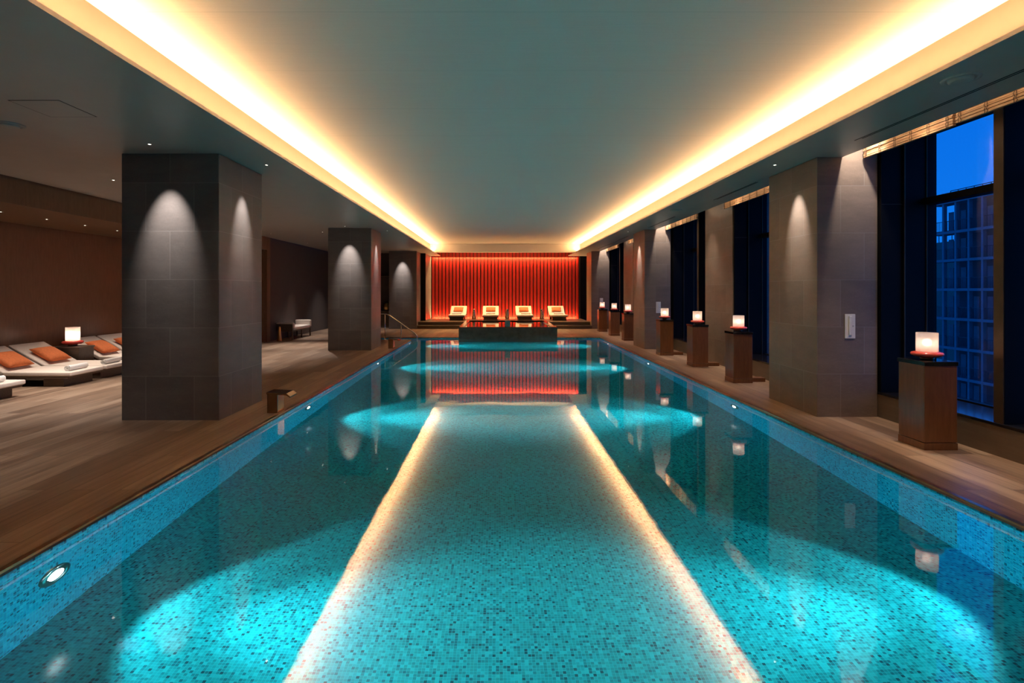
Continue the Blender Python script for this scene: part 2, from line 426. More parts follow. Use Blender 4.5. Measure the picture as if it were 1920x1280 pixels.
# pillars
def pillar(x0, x1, y0, y1, mat, label, zt=ZC):
    b = bm_(); w_, d_ = x1-x0, y1-y0
    box(b, 0, w_, 0, d_, 0, zt)
    o = obj('stone_pillar', b, mat, loc=(x0, y0, 0), bevel=.003, seg=1)
    return tag(o, label, 'pillar', 'stone clad pillars')
pillar(-4.66, -3.45, 6.62, 7.82, 'slate', 'broad dark slate pillar nearest the camera on the left deck, beside the orange pillow loungers')
pillar(-4.58, -3.41, 14.45, 15.65, 'slate', 'dark slate pillar on the left deck, middle of three, behind the bronze spout')
pillar(-4.60, -3.42, 22.7, 23.85, 'slate', 'dark slate pillar farthest back on the left, beyond the steel handrail')
pillar(4.08, 4.85, 6.8, 8.0, 'slate_w', 'grey brown stone pillar nearest the camera on the right, carrying a white wall plate', 3.78)
pillar(4.08, 4.80, 14.75, 15.95, 'slate_w', 'grey stone pillar halfway along the windows with a white wall plate', 3.78)
pillar(4.03, 4.80, 22.8, 24.0, 'slate_w', 'red lit stone pillar at the far right beside the platform steps', 3.78)
# soffit cut: pillars on the right pass up beside the blind pocket

# window wall
b = bm_(); box(b, 4.86, 5.65, -4.2, 24, -.3, .29); struct('wall_right', b, 'sillwall')
b = bm_(); box(b, 4.855, 5.60, -4.2, 24, .29, .32); struct('trim_5', b, 'blackstone', bevel=.004)
b = bm_(); box(b, 5.30, 5.65, -4.2, 24, 3.62, 3.9); struct('wall_right.001', b, 'black')
def pier(y0, y1, label):
    b = bm_(); box(b, 0, .80, 0, y1-y0, 0, 3.78)
    return tag(obj('stone_pier', b, 'slate_w', loc=(4.84, y0, 0)), label, 'pier', 'stone piers between windows')
pier(-4.2, -3.6, 'stone pier of the window wall behind the camera')
pier(3.0, 4.38, 'stone pier of the window wall beside the camera, out at the right')
pier(10.97, 12.4, 'flat warm grey stone pier in the window wall behind the second and third lamp pedestals')
pier(19.0, 20.4, 'narrow looking far stone pier in the window wall behind the far pedestals')
b = bm_()
for y0, y1 in ((-1.2, 0), (6.82, 7.98), (14.77, 15.93), (22.82, 24)):
    box(b, 4.86, 5.62, y0, y1, .32, 3.78)
struct('wall_right.002', b, 'black')
XG = 5.47
bays = [(0, 3.0, None), (4.38, 6.8, 5.14), (8.0, 10.97, 9.4), (12.4, 14.75, 12.92), (15.95, 19.0, 17.4), (20.4, 22.8, 21.2)]
for i, (y0, y1, fy) in enumerate(bays):
    root = bpy.data.objects.new('window_%d' % (i+1), None); COL.objects.link(root); root['kind'] = 'structure'
    b = bm_()
    # reveals at both ends, with a stepped front panel and a top rail
    for a, c in ((y0, y0+.045), (y1-.045, y1)): box(b, 4.862, XG+.05, a, c, .32, 3.74)
    for a, c in ((y0+.045, y0+.07), (y1-.07, y1-.045)): box(b, 5.14, XG+.05, a, c, .32, 3.74)
    box(b, XG-.02, XG+.05, y0, y1, .32, .332); box(b, XG-.05, XG+.05, y0, y1, 3.60, 3.70)
    obj('window_frame', b, 'black', root, bevel=.003, seg=1)
    b = bm_()
    box(b, XG-.09, XG+.06, y0+.07, y1-.07, 2.69, 2.775)
    obj('transom', b, 'black', root, bevel=.003, seg=1)
    b = bm_()
    for yy in (y1-.078, y0+.070): box(b, 5.135, 5.147, yy, yy+.008, .32, 3.6)
    box(b, 4.87, 5.13, y1-.0475, y1-.0445, 2.70, 2.706)
    box(b, XG-.06, XG-.05, y1-.084, y1-.07, .32, 3.6)
    obj('bronze_bead', b, 'bronze_trim', root)
    if fy:
        b = bm_(); box(b, 4.89, XG+.05, fy, fy+.11, .32, 3.74); mf = obj('mullion_fin', b, 'black', root, bevel=.003, seg=1)
        b = bm_(); box(b, 4.883, 4.891, fy+.004, fy+.106, .32, 3.74); obj('fin_edge_sheen', b, 'bronze_trim', mf)  # brown face stands in for warm light reflected on the fin edge
    b = bm_(); box(b, XG, XG+.008, y0+.05, y1-.05, .34, 3.66); obj('pane', b, 'glass', root)

# ================================================================== FIXTURES
# downlights: ring, lens and the light each throws
def downlight(x, y, z, label, target=None, power=0, angle=40, blend=.6, color=WHITE):
    r = thing('ceiling_downlight', label, 'downlight', (x, y, z), 0, 'small recessed downlights')
    b = bm_(); lathe(b, [(.0155, 0.0), (.0155, -.003), (.036, -.003), (.038, 0)], seg=20, cap=False); tr = obj('trim_ring', b, 'greyring', r)
    b = bm_(); lathe(b, [(.0155, -.0015), (.0005, -.0015)], seg=20, cap=False); obj('lens', b, 'lens_warm', tr)
    if power:
        l = add_light('SPOT', 'downlight_beam', (x, y, z-.012), power, color, spot_size=R(angle), spot_blend=blend, shadow_soft_size=.015)
        aim(l, target)
lt = lambda s: 'pinpoint ceiling downlight ' + s
# left pillars: front face and pool face
downlight(-4.04, 6.20, ZC, lt('just in front of the nearest left slate pillar'), (-4.06, 6.60, 2.38), WASH_W, 42, 1)
downlight(-3.12, 7.22, ZC, lt('on the pool side of the nearest left slate pillar'), (-3.42, 7.22, 2.50), WASH_W*.8, 38, 1)
downlight(-4.00, 14.02, ZC, lt('in front of the middle left slate pillar'), (-4.0, 14.44, 2.38), WASH_W, 42, 1)
downlight(-3.10, 15.05, ZC, lt('on the pool side of the middle left slate pillar'), (-3.40, 15.05, 2.50), WASH_W*.8, 38, 1)
downlight(-4.02, 22.26, ZC, lt('in front of the farthest left slate pillar'), (-4.02, 22.68, 2.38), WASH_W, 42, 1)
# right pillars: pool face
downlight(3.76, 7.22, ZC, lt('above the pool face of the nearest right pillar'), (4.07, 7.22, 2.50), WASH_W*.8, 38, 1)
downlight(3.76, 15.30, ZC, lt('above the pool face of the middle right pillar'), (4.07, 15.30, 2.50), WASH_W*.8, 38, 1)
# lights in the blind pocket washing the pillar fronts
for y in (6.38, 14.33, 22.38):
    l = add_light('SPOT', 'pocket_wash', (4.47, y, 3.72), 90, (1, .88, .79), spot_size=R(84), spot_blend=1, shadow_soft_size=.03)
    aim(l, (4.64, y+.42, 3.02))
for y in (2.4, 4.3, 5.75, 8.9, 10.3, 12.0, 13.5, 17.0, 18.6, 20.8):  # unseen fill spots, added to warm the right deck and pillars
    l = add_light('SPOT', 'pocket_wash', (4.47, y, 3.72), 210, (1, .80, .62), spot_size=R(58), spot_blend=1, shadow_soft_size=.03)
    aim(l, (4.30, y, 0))
# lounge bay and deck
for k, y in enumerate((7.9, 8.8, 9.7, 10.6, 11.5, 12.4, 13.3)):
    downlight(-8.19, y, 2.91, lt('in the dropped brown lounge ceiling, number %s from the camera' % ('one two three four five six seven'.split()[k])),
              (-7.4, y, 0), 110, 75, 1, (1, .84, .70))
downlight(-6.70, 15.8, ZC, lt('above the deck before the dark daybed wall'), (-6.0, 15.8, 0), 330, 50, 1)
downlight(-6.74, 18.96, ZC, lt('directly above the cream daybed'), (-6.2, 18.9, 0), 330, 56, 1)
downlight(-5.04, 15.4, ZC, lt('left of the top of the middle left pillar'), (-5.1, 14.9, 0), 420, 75, 1)
downlight(-6.0, 12.2, ZC, lt('hidden behind the nearest left pillar'), (-6.0, 12.2, 0), 480, 80, 1)
downlight(-6.1, 21.8, ZC, lt('near the far left corner of the hall'), (-6.0, 21.8, 0), 300, 80, 1)
downlight(-5.9, 8.2, ZC, lt('above the deck between loungers and nearest pillar'), (-6.1, 8.2, 0), 480, 80, 1)
downlight(-5.6, 5.0, ZC, lt('above the near left deck'), (-5.6, 5.0, 0), 170, 80, 1)
# platform loungers
for k, x in enumerate((-1.86, -.30, 1.27, 2.85)):
    downlight(x, 24.4, ZT, lt('over the platform, lighting lounger %s from the left' % ('one two three four'.split()[k])), (x, 25.0, .5), 120, 34, .9, (1, .88, .78))

# pool lamps
UW = (.62, .94, 1.0)
lab = {0: 'behind the camera', 1: 'nearest the camera', 2: 'second from the camera', 3: 'third from the camera', 4: 'farthest from the camera'}
for side, x, ys in (('left', XL, (-1.2, 3.42, 8.0, 12.65, 17.2)), ('right', XR, (-1.2, 3.50, 8.05, 12.6, 17.2))):
    s = 1 if side == 'left' else -1
    for k, y in enumerate(ys):
        r = thing('underwater_lamp', 'round underwater lamp in the %s pool wall, %s' % (side, lab[k]), 'pool lamp', (x, y, -.47), 0, 'underwater lamps')
        rot = Matrix.Rotation(R(90)*s, 4, 'Y')
        b = bm_(); lathe(b, [(.062, .004), (.062, .018), (.095, .022), (.118, .012), (.12, -.002)], seg=36, cap=False, mat=rot); bz = obj('bezel', b, 'steel', r)
        b = bm_(); lathe(b, [(.060, .012), (.05, .016), (.0005, .018)], seg=36, cap=False, mat=rot); obj('lens', b, 'lens_cold', bz)
        l = add_light('SPOT', 'underwater_beam', (x+s*.04, y, -.47), 100, UW, spot_size=R(92), spot_blend=.28, shadow_soft_size=.05)
        aim(l, (x+s*3.0, y, -.47-.26))
        l = add_light('SPOT', 'underwater_core_beam', (x+s*.04, y, -.47), 560, UW, spot_size=R(52), spot_blend=1, shadow_soft_size=.05)
        aim(l, (x+s*3.0, y, -.47-.34))

# ================================================================== FURNITURE
# pedestal
def pedestal(label, loc):
    r = thing('lamp_pedestal', label, 'pedestal', loc, 0, 'walnut lamp pedestals along the windows')
    b = bm_(); box(b, 0, .33, 0, .35, .075, .85); obj('body', b, 'walnut', r, bevel=.006)
    b = bm_(); box(b, -.004, .334, -.004, .354, 0, .07); obj('plinth', b, 'walnut', r, bevel=.004)
    b = bm_(); box(b, -.008, .338, -.008, .358, .85, .892); obj('top_slab', b, 'blackstone', r, bevel=.004)
    return r
def table_lamp(label, loc, rs, h, group, bulb='bulb'):
    """rs shade radius, h shade height"""
    r = thing('table_lamp', label, 'lamp', loc, 0, group); k = rs/.09
    b = bm_(); lathe(b, [(.02*k, 0), (.055*k, .004), (.06*k, .02*k), (.045*k, .03*k)], seg=32); obj('foot', b, 'bronze', r)
    z = .03*k
    b = bm_(); lathe(b, [(.05*k, z-.004), (.11*k, z+.002), (.132*k, z+.016*k), (.136*k, z+.028*k), (.128*k, z+.042*k), (.10*k, z+.050*k), (.02*k, z+.050*k)], seg=40); obj('base_dish', b, 'redglass', r)
    z = z+.051*k
    b = bm_(); lathe(b, [(rs*.985, z), (rs, z+.004), (rs, z+h-.004), (rs*.985, z+h), (rs*.955, z+h), (rs*.95, z+.004)], seg=40, cap=False); obj('lamp_shade', b, 'shade', r)
    rb = .036*k; zc = z+h*.48
    b = bm_(); lathe(b, [(.014, z-.002), (.014, zc-rb*.9)], seg=14); bh = obj('bulb_holder', b, 'steel', r)
    b = bm_(); lathe(b, [(rb*math.sin(R(t)) + .0002, zc - rb*math.cos(R(t))) for t in range(0, 181, 18)], seg=20, cap=False); obj('bulb', b, bulb, bh)
    return r
ped = [(4.305, 5.37, 'walnut pedestal nearest the camera, before the blue lit tower window'),
       (4.125, 9.30, 'walnut pedestal directly beyond the nearest right pillar'),
       (4.145, 11.3, 'walnut pedestal beside the flat stone pier, second beyond the nearest right pillar'),
       (4.07, 13.3, 'walnut pedestal just in front of the middle right pillar'),
       (4.115, 17.26, 'walnut pedestal half hidden behind the middle right pillar'),
       (4.08, 19.16, 'walnut pedestal second from the far end, between the far two'),
       (4.03, 21.1, 'walnut pedestal farthest from the camera beside the far right pillar')]
where = ['on the pedestal nearest the camera', 'on the pedestal directly beyond the nearest right pillar', 'on the pedestal before the flat stone pier',
         'on the pedestal before the middle right pillar', 'on the pedestal half hidden by the middle right pillar',
         'on the second farthest pedestal', 'on the farthest pedestal by the far right pillar']
p0 = l0 = None
for (x, y, lb), wh in zip(ped, where):
    if p0 is None: p0 = pedestal(lb, (x, y, 0)); 
    else: dup(p0, (x, y, 0), lb)
    L = 'lit frosted lamp on red dish ' + wh
    lp = (x+.165, y+.175, .892)
    if l0 is None: l0 = table_lamp(L, lp, .094, .195, 'frosted lamps on the pedestals')
    else: dup(l0, lp, L)
for x, y, s in ((4.125, 9.30, 'pedestal directly beyond the nearest right pillar'), (4.145, 11.3, 'pedestal before the flat stone pier'), (4.07, 13.3, 'pedestal before the middle right pillar')):
    b = bm_(); box(b, 0, .27, 0, .16, 0, .07)
    tag(obj('cable_box', b, 'walnut', loc=(x+.345, y+.12, 0), bevel=.004), 'low brown floor box behind the %s' % s, 'floor box', 'low floor boxes')

# lounger: foot towards local +X, head at -X, width along Y
def soft_slab(b, x0, x1, y0, y1, z0, z1, mat=None): box(b, x0, x1, y0, y1, z0, z1, mat=mat)
W = .76
def lounger(label, loc, rz, group):
    r = thing('sun_lounger', label, 'lounger', loc, rz, group)
    hx, hz = -1.15, .18; a = math.atan2(.37, .66)
    mt = Matrix.Translation((hx, 0, hz)) @ Matrix.Rotation(a, 4, 'Y')
    b = bm_(); box(b, -1.95+.25, -.05, -W/2+.01, W/2-.01, .14, .178); obj('frame', b, 'darkoak', r, bevel=.004)
    b = bm_(); box(b, -1.14, 0, -W/2, W/2, .18, .25); obj('seat_cushion', b, 'fabric', r, bevel=.02, seg=3)
    b = bm_(); box(b, -.78, -.005, -W/2, W/2, .0, .07, mat=mt); obj('back_cushion', b, 'fabric', r, bevel=.02, seg=3)
    b = bm_(); box(b, -.76, -.02, -W/2+.02, W/2-.02, -.03, -.002, mat=mt); obj('backrest_panel', b, 'darkoak', r, bevel=.003)
    for x0, x1 in ((-.50, -.16), (-1.65, -1.35)):
        b = bm_(); box(b, x0, x1, -W/2+.06, W/2-.06, 0, .14); obj('leg', b, 'darkoak', r, bevel=.004)
    b = bm_(); box(b, -1.72, -1.68, -W/2+.12, W/2-.12, .16, .40); obj('back_prop', b, 'darkoak', r)
    return r
def cushion(name, label, w_, d_, t, mat, loc, rot, group):
    """puffy pillow in local XY, thickness Z"""
    b = bm_(); n = 12; g = {}
    for s in (1, -1):
        for i in range(n+1):
            for j in range(n+1):
                u, v = i/n*2-1, j/n*2-1
                if s == -1 and (i in (0, n) or j in (0, n)): g[s, i, j] = g[1, i, j]; continue
                h = t/2*((1-u**4)*(1-v**4))**.55
                pin = 1-.06*(1-abs(u)**2)*abs(v)**3; pin2 = 1-.06*(1-abs(v)**2)*abs(u)**3
                g[s, i, j] = b.verts.new((u*w_/2*pin2, v*d_/2*pin, s*h))
    for s in (1, -1):
        for i in range(n):
            for j in range(n):
                f = b.faces.new((g[s,i,j], g[s,i+1,j], g[s,i+1,j+1], g[s,i,j+1])); f.smooth = True
    o = obj(name, b, mat, loc=loc); o.rotation_euler = rot
    return tag(o, label, 'pillow', group)
def rolled_towel(label, loc, rz, group, L=.44, r=.058):
    b = bm_(); seg = 44; turns = 3.2; th = .0075; rings = []
    pts = []
    for i in range(int(seg*turns)+1):
        t = i/seg; ang = 2*math.pi*t; rr = .012+(r-.012)*t/turns
        pts.append((rr*math.cos(ang), r+rr*math.sin(ang)*.92))
    inner = []
    for i in range(len(pts)):
        x, z = pts[i]; d = math.hypot(x, z-r) or 1; k = max(0, (d-th)/d)
        inner.append((x*k, r+(z-r)*k))
    cols = []
    ys = [-L/2, -L/2+.01, 0, L/2-.01, L/2]
    for P in (pts, inner):
        cols.append([[b.verts.new((x, y, z)) for x, z in P] for y in ys])
    for q in range(2):
        for a_, c_ in zip(cols[q], cols[q][1:]):
            for i in range(len(pts)-1):
                b.faces.new((a_[i], a_[i+1], c_[i+1], c_[i]))
    for e in (0, -1):
        for i in range(len(pts)-1): b.faces.new((cols[0][e][i], cols[0][e][i+1], cols[1][e][i+1], cols[1][e][i]))
    for e in (0, -1):
        for j in range(len(ys)-1): b.faces.new((cols[0][j][e], cols[0][j+1][e], cols[1][j+1][e], cols[1][j][e]))
    lo = min(v.co.z for v in b.verts)
    for v in b.verts: v.co.z -= lo
    o = obj('rolled_towel', b, 'towel', loc=loc); o.rotation_euler = (0, 0, rz)
    return tag(o, label, 'towel', group)
g1 = 'cream loungers along the brown wall'
lts = [(7.80, 'cream lounger at the left edge, only its foot in view'),
       (9.28, 'cream lounger nearest the camera that shows an orange pillow, at the left edge'),
       (10.11, 'cream lounger directly in front of the lit lamp table'),
       (11.44, 'cream lounger directly behind the lit lamp table, partly hidden by the slate pillar'),
       (12.27, 'cream lounger farthest back along the brown wall, only its headrest corner showing')]
lg0 = None; XF = -7.12
aB = math.atan2(.37, .66)
for k, (y, lb) in enumerate(lts):
    if lg0 is None: lg0 = lounger(lb, (XF-.1, y, 0), 0, g1)
    else: dup(lg0, (XF if k != 4 else XF, y, 0), lb)
    xf = XF-.1 if k == 0 else XF
    hx = xf-1.15
    s = .26; nz = .07+.06
    px = hx - s*math.cos(aB) + nz*math.sin(aB); pz = .18 + s*math.sin(aB) + nz*math.cos(aB)
    wh = ['lounger at the left edge', 'nearer lounger before the lamp table', 'lounger directly in front of the lamp table', 'lounger behind the lamp table', 'farthest lounger by the brown wall'][k]
    cushion('throw_pillow', 'burnt orange pillow on the %s' % wh, .46, .50, .13, 'orange', (px, y-.03, pz), (0, aB, 0), 'orange pillows on the left loungers')
    if k < 4:
        rolled_towel('rolled white towel on the foot of the %s' % wh, (xf-.17, y-.04, .251), R(4), 'rolled towels on the left loungers')
# lounge tables and lamps
t0_ = ll0 = None
for y, lb, ll in ((8.54, 'low brown side table between the loungers left of the frame', 'lit lamp on the side table left of the frame'),
              (10.77, 'low dark brown side table holding the lit lamp beside the loungers', 'large lit frosted lamp on low table between the orange pillow loungers'),
              (12.98, 'low brown side table behind the nearest slate pillar', 'lit lamp behind the nearest slate pillar')):
    if t0_ is None:
        t0_ = thing('side_table', lb, 'side table', (-8.9, y-.2, 0), 0, 'low lounge tables')
        b = bm_(); box(b, .02, .60, .01, .41, 0, .465); obj('body', b, 'darkoak', t0_, bevel=.004)
        b = bm_(); box(b, 0, .62, 0, .42, .465, .495); obj('table_top', b, 'darkoak', t0_, bevel=.004)
        ll0 = table_lamp(ll, (-8.60, y+.04, .495), .122, .27, 'large frosted lamps in the lounge', 'bulb_big')
    else:
        dup(t0_, (-8.9, y-.2, 0), lb); dup(ll0, (-8.60, y+.04, .495), ll)
# platform loungers: head at +Y
g2 = 'cream loungers on the far platform'
nm = ['first from the left', 'second from the left', 'third from the left', 'rightmost']
pl0 = None
for k, x in enumerate((-1.84, -.30, 1.27, 2.83)):
    lb = 'cream lounger on the red wall platform, %s' % nm[k]
    yf = 24.05
    if pl0 is None:
        pl0 = dup(lg0, (x, yf, .28), lb, R(-90), g2)
        for c in pl0.children: pass
    else: dup(pl0, (x, yf, .28), lb)
    s = .36; nz = .07+.05
    cushion('throw_pillow', 'orange pillow on the platform lounger %s' % nm[k], .46, .38, .11, 'orange',
            (x, yf+1.15+s*math.cos(aB)-nz*math.sin(aB), .28+.18+s*math.sin(aB)+nz*math.cos(aB)), (aB, 0, R((-3, 0, 2, -4)[k])), 'orange pillows on the platform loungers')
    rolled_towel('rolled white towel below the pillow of the platform lounger %s' % nm[k], (x+(-.05, 0, .08, .06)[k], yf+.98, .28+.25), R(90), 'rolled towels on the platform')
# bronze tapered stands between them
bs0 = None
for x, s in ((-1.09, 'left of the hot tub spout, between first and second loungers'), (.48, 'behind the tub spout, between the two middle loungers'), (2.10, 'between the third and rightmost loungers')):
    lb = 'dark bronze tapered floor stand ' + s
    if bs0 is None:
        b = bm_(); lathe(b, [(.085, 0), (.105, .004), (.10, .05), (.082, .22), (.06, .38), (.045, .44), (.048, .46), (.03, .49), (.01, .5)], seg=28)
        bs0 = tag(obj('tapered_stand', b, 'bronze', loc=(x, 25.1, .28)), lb, 'stand', 'tapered bronze stands')
    else:
        o = bs0.copy(); COL.objects.link(o); o.location = (x, 25.1, .28); o['label'] = lb

# raised plunge tub
r = thing('raised_plunge_tub', 'raised dark stone plunge tub with low rim at the far end of the pool', 'tub', (0, 0, 0))
tx0, tx1, ty0, ty1 = -1.32, 2.07, 18.35, 22.70
b = bm_(); rw = .17
box(b, tx0, tx1, ty0, ty0+rw, -.9, .37); box(b, tx0, tx1, ty1-rw, ty1, 0, .37)
box(b, tx0, tx0+rw, ty0+rw, ty1-rw, -.03, .37); box(b, tx1-rw, tx1, ty0+rw, ty1-rw, -.03, .37)
box(b, tx0+rw, tx1-rw, ty0+rw, ty1-rw, 0.003, .05)
obj('stone_rim', b, 'tubstone', r)
b = bm_(); b.faces.new([b.verts.new(c) for c in ((tx0+rw, ty0+rw, .335), (tx1-rw, ty0+rw, .335), (tx1-rw, ty1-rw, .335), (tx0+rw, ty1-rw, .335))])
obj('tub_water', b, 'tubwater', r)
b = bm_()
prism(b, [(.28, .37), (.455, .37), (.455, .60), (.28, .60)], 18.37, 18.45); box(b, .28, .455, 18.45, 18.6, .55, .60)
tag(obj('water_spout', b, 'steel', bevel=.006), 'upright metal water spout centred on the front rim of the plunge tub', 'spout')

# bronze deck spouts
def deck_spout(label, loc):
    r = thing('deck_spout', label, 'spout', loc, 0, 'bronze deck spouts')
    b = bm_(); box(b, -.14, 0, 0, .22, 0, .25); obj('body', b, 'bronze', r, bevel=.005)
    b = bm_(); prism(b, [(-.145, .25), (.11, .235), (.165, .205), (.17, .222), (.12, .262), (-.145, .275)], -.01, .23); obj('blade', b, 'bronze', r, bevel=.003)
    return r
d0 = deck_spout('square bronze water spout on the left deck edge beside the nearest slate pillar', (-2.88, 7.0, 0))
dup(d0, (-2.90, 14.9, 0), 'small bronze water spout on the left deck edge beside the middle slate pillar')

# handrail
r = thing('pool_handrail', 'polished steel handrail sloping down into the far left pool corner', 'handrail', (0, 0, 0))
def arc(c, r_, a0, a1, n, y):
    return [(c[0]+r_*math.cos(R(a0+(a1-a0)*i/n)), y, c[1]+r_*math.sin(R(a0+(a1-a0)*i/n))) for i in range(n+1)]
yr = 17.55
b = bm_()
tube(b, [(-4.1, yr+.02, .855), (-3.70, yr, .858)] + [(-3.60, yr, .84), (-3.52, yr, .80)] + [(-2.72, yr, .235), (-2.655, yr, .17), (-2.63, yr, .10), (-2.63, yr, 0), (-2.66, yr, -.10), (-2.75, yr, -.16), (-2.86, yr, -.17)], .019)
obj('rail', b, 'steel', r)
for x, z in ((-3.69, .855), (-3.16, .54), (-4.08, .855)):
    b = bm_(); tube(b, [(x, yr, 0), (x, yr, z)], .014); lathe(b, [(.035, 0), (.035, .01), (.016, .014)], x, yr, 16); obj('post', b, 'steel', r)
r = thing('pool_handrail', 'second steel handrail beyond the pool entry steps', 'handrail', (0, 0, 0))

bpy.data.objects.remove(r)

# daybed and stand by dark wall
r = thing('daybed', 'cream cushioned daybed with raised ends and dark legs against the dark wall', 'daybed', (-7.28, 17.6, 0))
b = bm_(); box(b, .0, .52, .02, 1.72, .27, .31); obj('frame', b, 'darkoak', r, bevel=.005)
b = bm_(); box(b, .02, .54, .12, 1.62, .31, .41); obj('seat_cushion', b, 'fabric', r, bevel=.025, seg=3)
b = bm_(); box(b, .0, .55, 1.62, 1.76, .33, .58); obj('end_cushion', b, 'fabric', r, bevel=.03, seg=3)
b = bm_(); prism(b, [(0, .52), (.50, .52), (.53, .50), (.53, .40), (.56, .40), (.57, .53), (.53, .56), (0, .56)], -.02, .12); obj('arm_pad', b, 'fabric', r, bevel=.008)
b = bm_(); box(b, .0, .52, .0, .05, .31, .52); obj('end_panel', b, 'darkoak', r)
for x, y in ((.02, .02), (.49, .02), (.02, 1.70), (.49, 1.70), (.49, .86), (.02, .86)):
    b = bm_(); box(b, x, x+.04, y, y+.04, 0, .27); obj('leg', b, 'darkoak', r)
b = bm_(); lathe(b, [(.072, 0), (.074, .01), (.055, .22), (.034, .44), (.022, .46)], seg=28)
tag(obj('tapered_stand', b, 'brass', loc=(-7.02, 17.2, 0)), 'golden brass tapered stand in front of the cream daybed', 'stand', 'tapered bronze stands')
# shelf niche seen between the left pillars
r = thing('towel_shelf', 'lit shelf with golden towels glimpsed between the far left pillars', 'shelf', (-5.45, 23.6, 0))
b = bm_(); box(b, 0, .9, 0, .34, .0, .08); box(b, 0, .9, 0, .34, .70, .74); box(b, 0, .9, 0, .34, 2.26, 2.29); box(b, 0, .03, 0, .34, 0, 2.29); obj('cabinet', b, 'darkoak', r)
b = bm_(); box(b, .05, .88, .0, .30, .08, .70); obj('door', b, 'bronze_trim', r)
b = bm_(); lathe(b, [(.10, .74), (.17, .80), (.19, .92), (.15, 1.06), (.12, 1.10)], .55, .17, 24)
tag(obj('metal_urn', b, 'brass', loc=(-5.45, 23.6, 0)), 'gold metal urn on the shelf between the far left pillars', 'urn')

# wall plates (house phones)
wp = None
for x, y, s in ((4.495, 6.8, 'nearest right pillar'), (4.46, 14.75, 'middle right pillar'), (4.46, 22.8, 'far right pillar')):
    lb = 'white vertical house phone plate on the %s' % s
    if wp is None:
        wp = thing('wall_phone', lb, 'wall phone', (x, y, 1.0), 0, 'white wall phones')
        b = bm_(); box(b, -.066, .066, -.012, 0, 0, .31); obj('plate', b, 'white', wp, bevel=.003)
        b = bm_(); box(b, -.022, .018, -.026, -.012, .045, .285); obj('handset', b, 'white', wp, bevel=.008, seg=3)
        b = bm_(); box(b, .028, .044, -.0145, -.0115, .150, .166); obj('button', b, 'greyring', wp)
    else: dup(wp, (x, y, 1.0), lb)

# blinds
def blind(y0, y1, z0, label):
    r = thing('bamboo_blind', label, 'blind', (4.66, 0, 0), 0, 'rolled up bamboo blinds')
    b = bm_(); z = z0; k = 0
    rr = random.Random(int(y0*10))
    while z < 3.76:
        h = rr.choice((.012, .016, .02, .024)); dx = rr.uniform(-.006, .006)
        box(b, -.018+dx, .016+dx, y0+rr.uniform(0, .008), y1-rr.uniform(0, .008), z, min(z+h, 3.775)); z += h+.006; k += 1
    obj('slats', b, 'bamboo', r)
    b = bm_(); n = max(2, int((y1-y0)/.26)); 
    for i in range(n+1):
        y = y0+.06+(y1-y0-.12)*i/n
        for o_ in (-.012, .012):
            pts = [(-.029+.004*math.sin(z_*160), y+o_+.005*math.sin(z_*110+o_*90), z_) for z_ in [z0-.01+.02*q for q in range(int((3.76-z0)/.02))]]
            tube(b, pts, .0028, 6)
    obj('cords', b, 'cord', r)
for y0, y1 in ((4.4, 6.75), (8.05, 10.95), (12.42, 14.7), (16.0, 18.95), (20.45, 22.75)):
    add_light('AREA', 'blind_fill_light', (4.43, (y0+y1)/2, 3.50), 1.0*(y1-y0), (1, .68, .40), (0, R(-75), 0), shape='RECTANGLE', size=.03, size_y=y1-y0)  # unseen fill strip added inside the pocket to brighten the blinds
blind(5.43, 6.76, 3.288, 'light bamboo blind at the top of the nearest window, its longer far half')
blind(4.42, 5.40, 3.30, 'darker bamboo blind rolled slightly higher, nearest the camera')
blind(8.1, 10.93, 3.288, 'bamboo blind seen between nearest right pillar and the flat stone pier')
blind(12.44, 14.73, 3.288, 'bamboo blind between the flat stone pier and the middle right pillar')
blind(16.0, 18.95, 3.288, 'bamboo blind just beyond the middle right pillar')
blind(20.45, 22.76, 3.288, 'bamboo blind farthest away beside the far right pillar')

# ceiling details
def speaker(x, y, label, z=ZC):
    r = thing('ceiling_speaker', label, 'ceiling speaker', (x, y, z), 0, 'round ceiling fittings')
    b = bm_(); lathe(b, [(.13, 0), (.128, -.008), (.105, -.012), (.10, -.004)], seg=40, cap=False); obj('rim', b, 'greyring', r)
    b = bm_(); lathe(b, [(.085, -.0), (.082, -.022), (.06, -.026), (.0005, -.026)], seg=40, cap=False); obj('grille', b, 'greyring', r)
speaker(3.73, 4.29, 'round grey ceiling fitting above the nearest window at upper right')
speaker(-5.0, 5.47, 'round grey ceiling fitting at the far left of the picture')
speaker(3.55+.2, 11.2, 'small round ceiling fitting halfway along the right soffit')
r = thing('access_hatch', 'square flush access hatch in the left soffit above the lounge', 'hatch', (-4.15, 5.0, ZC), R(0))
b = bm_(); box(b, -.22, .22, -.22, .22, -.003, 0); obj('panel', b, 'soffit', r)
b = bm_(); 
for q in ((-.23, .23, -.23, -.222), (-.23, .23, .222, .23), (-.23, -.222, -.222, .222), (.222, .23, -.222, .222)): box(b, *q, -.0015, 0)
obj('shadow_gap', b, 'darkgap', r)
for y0, y1, s in ((2.0, 6.05, 'along the nearest window'), (8.35, 10.0, 'beyond the nearest right pillar'), (12.2, 14.3, 'before the middle right pillar'), (16.6, 21.6, 'in the far half of the right soffit')):
    b = bm_(); box(b, 4.05, 4.063, y0, y1, ZC-.002, ZC); box(b, 4.08, 4.093, y0, y1-.08, ZC-.002, ZC)
    tag(obj('slot_diffuser', b, 'black'), 'thin black double slot air diffuser ' + s, 'vent', 'slot diffusers in the right soffit')

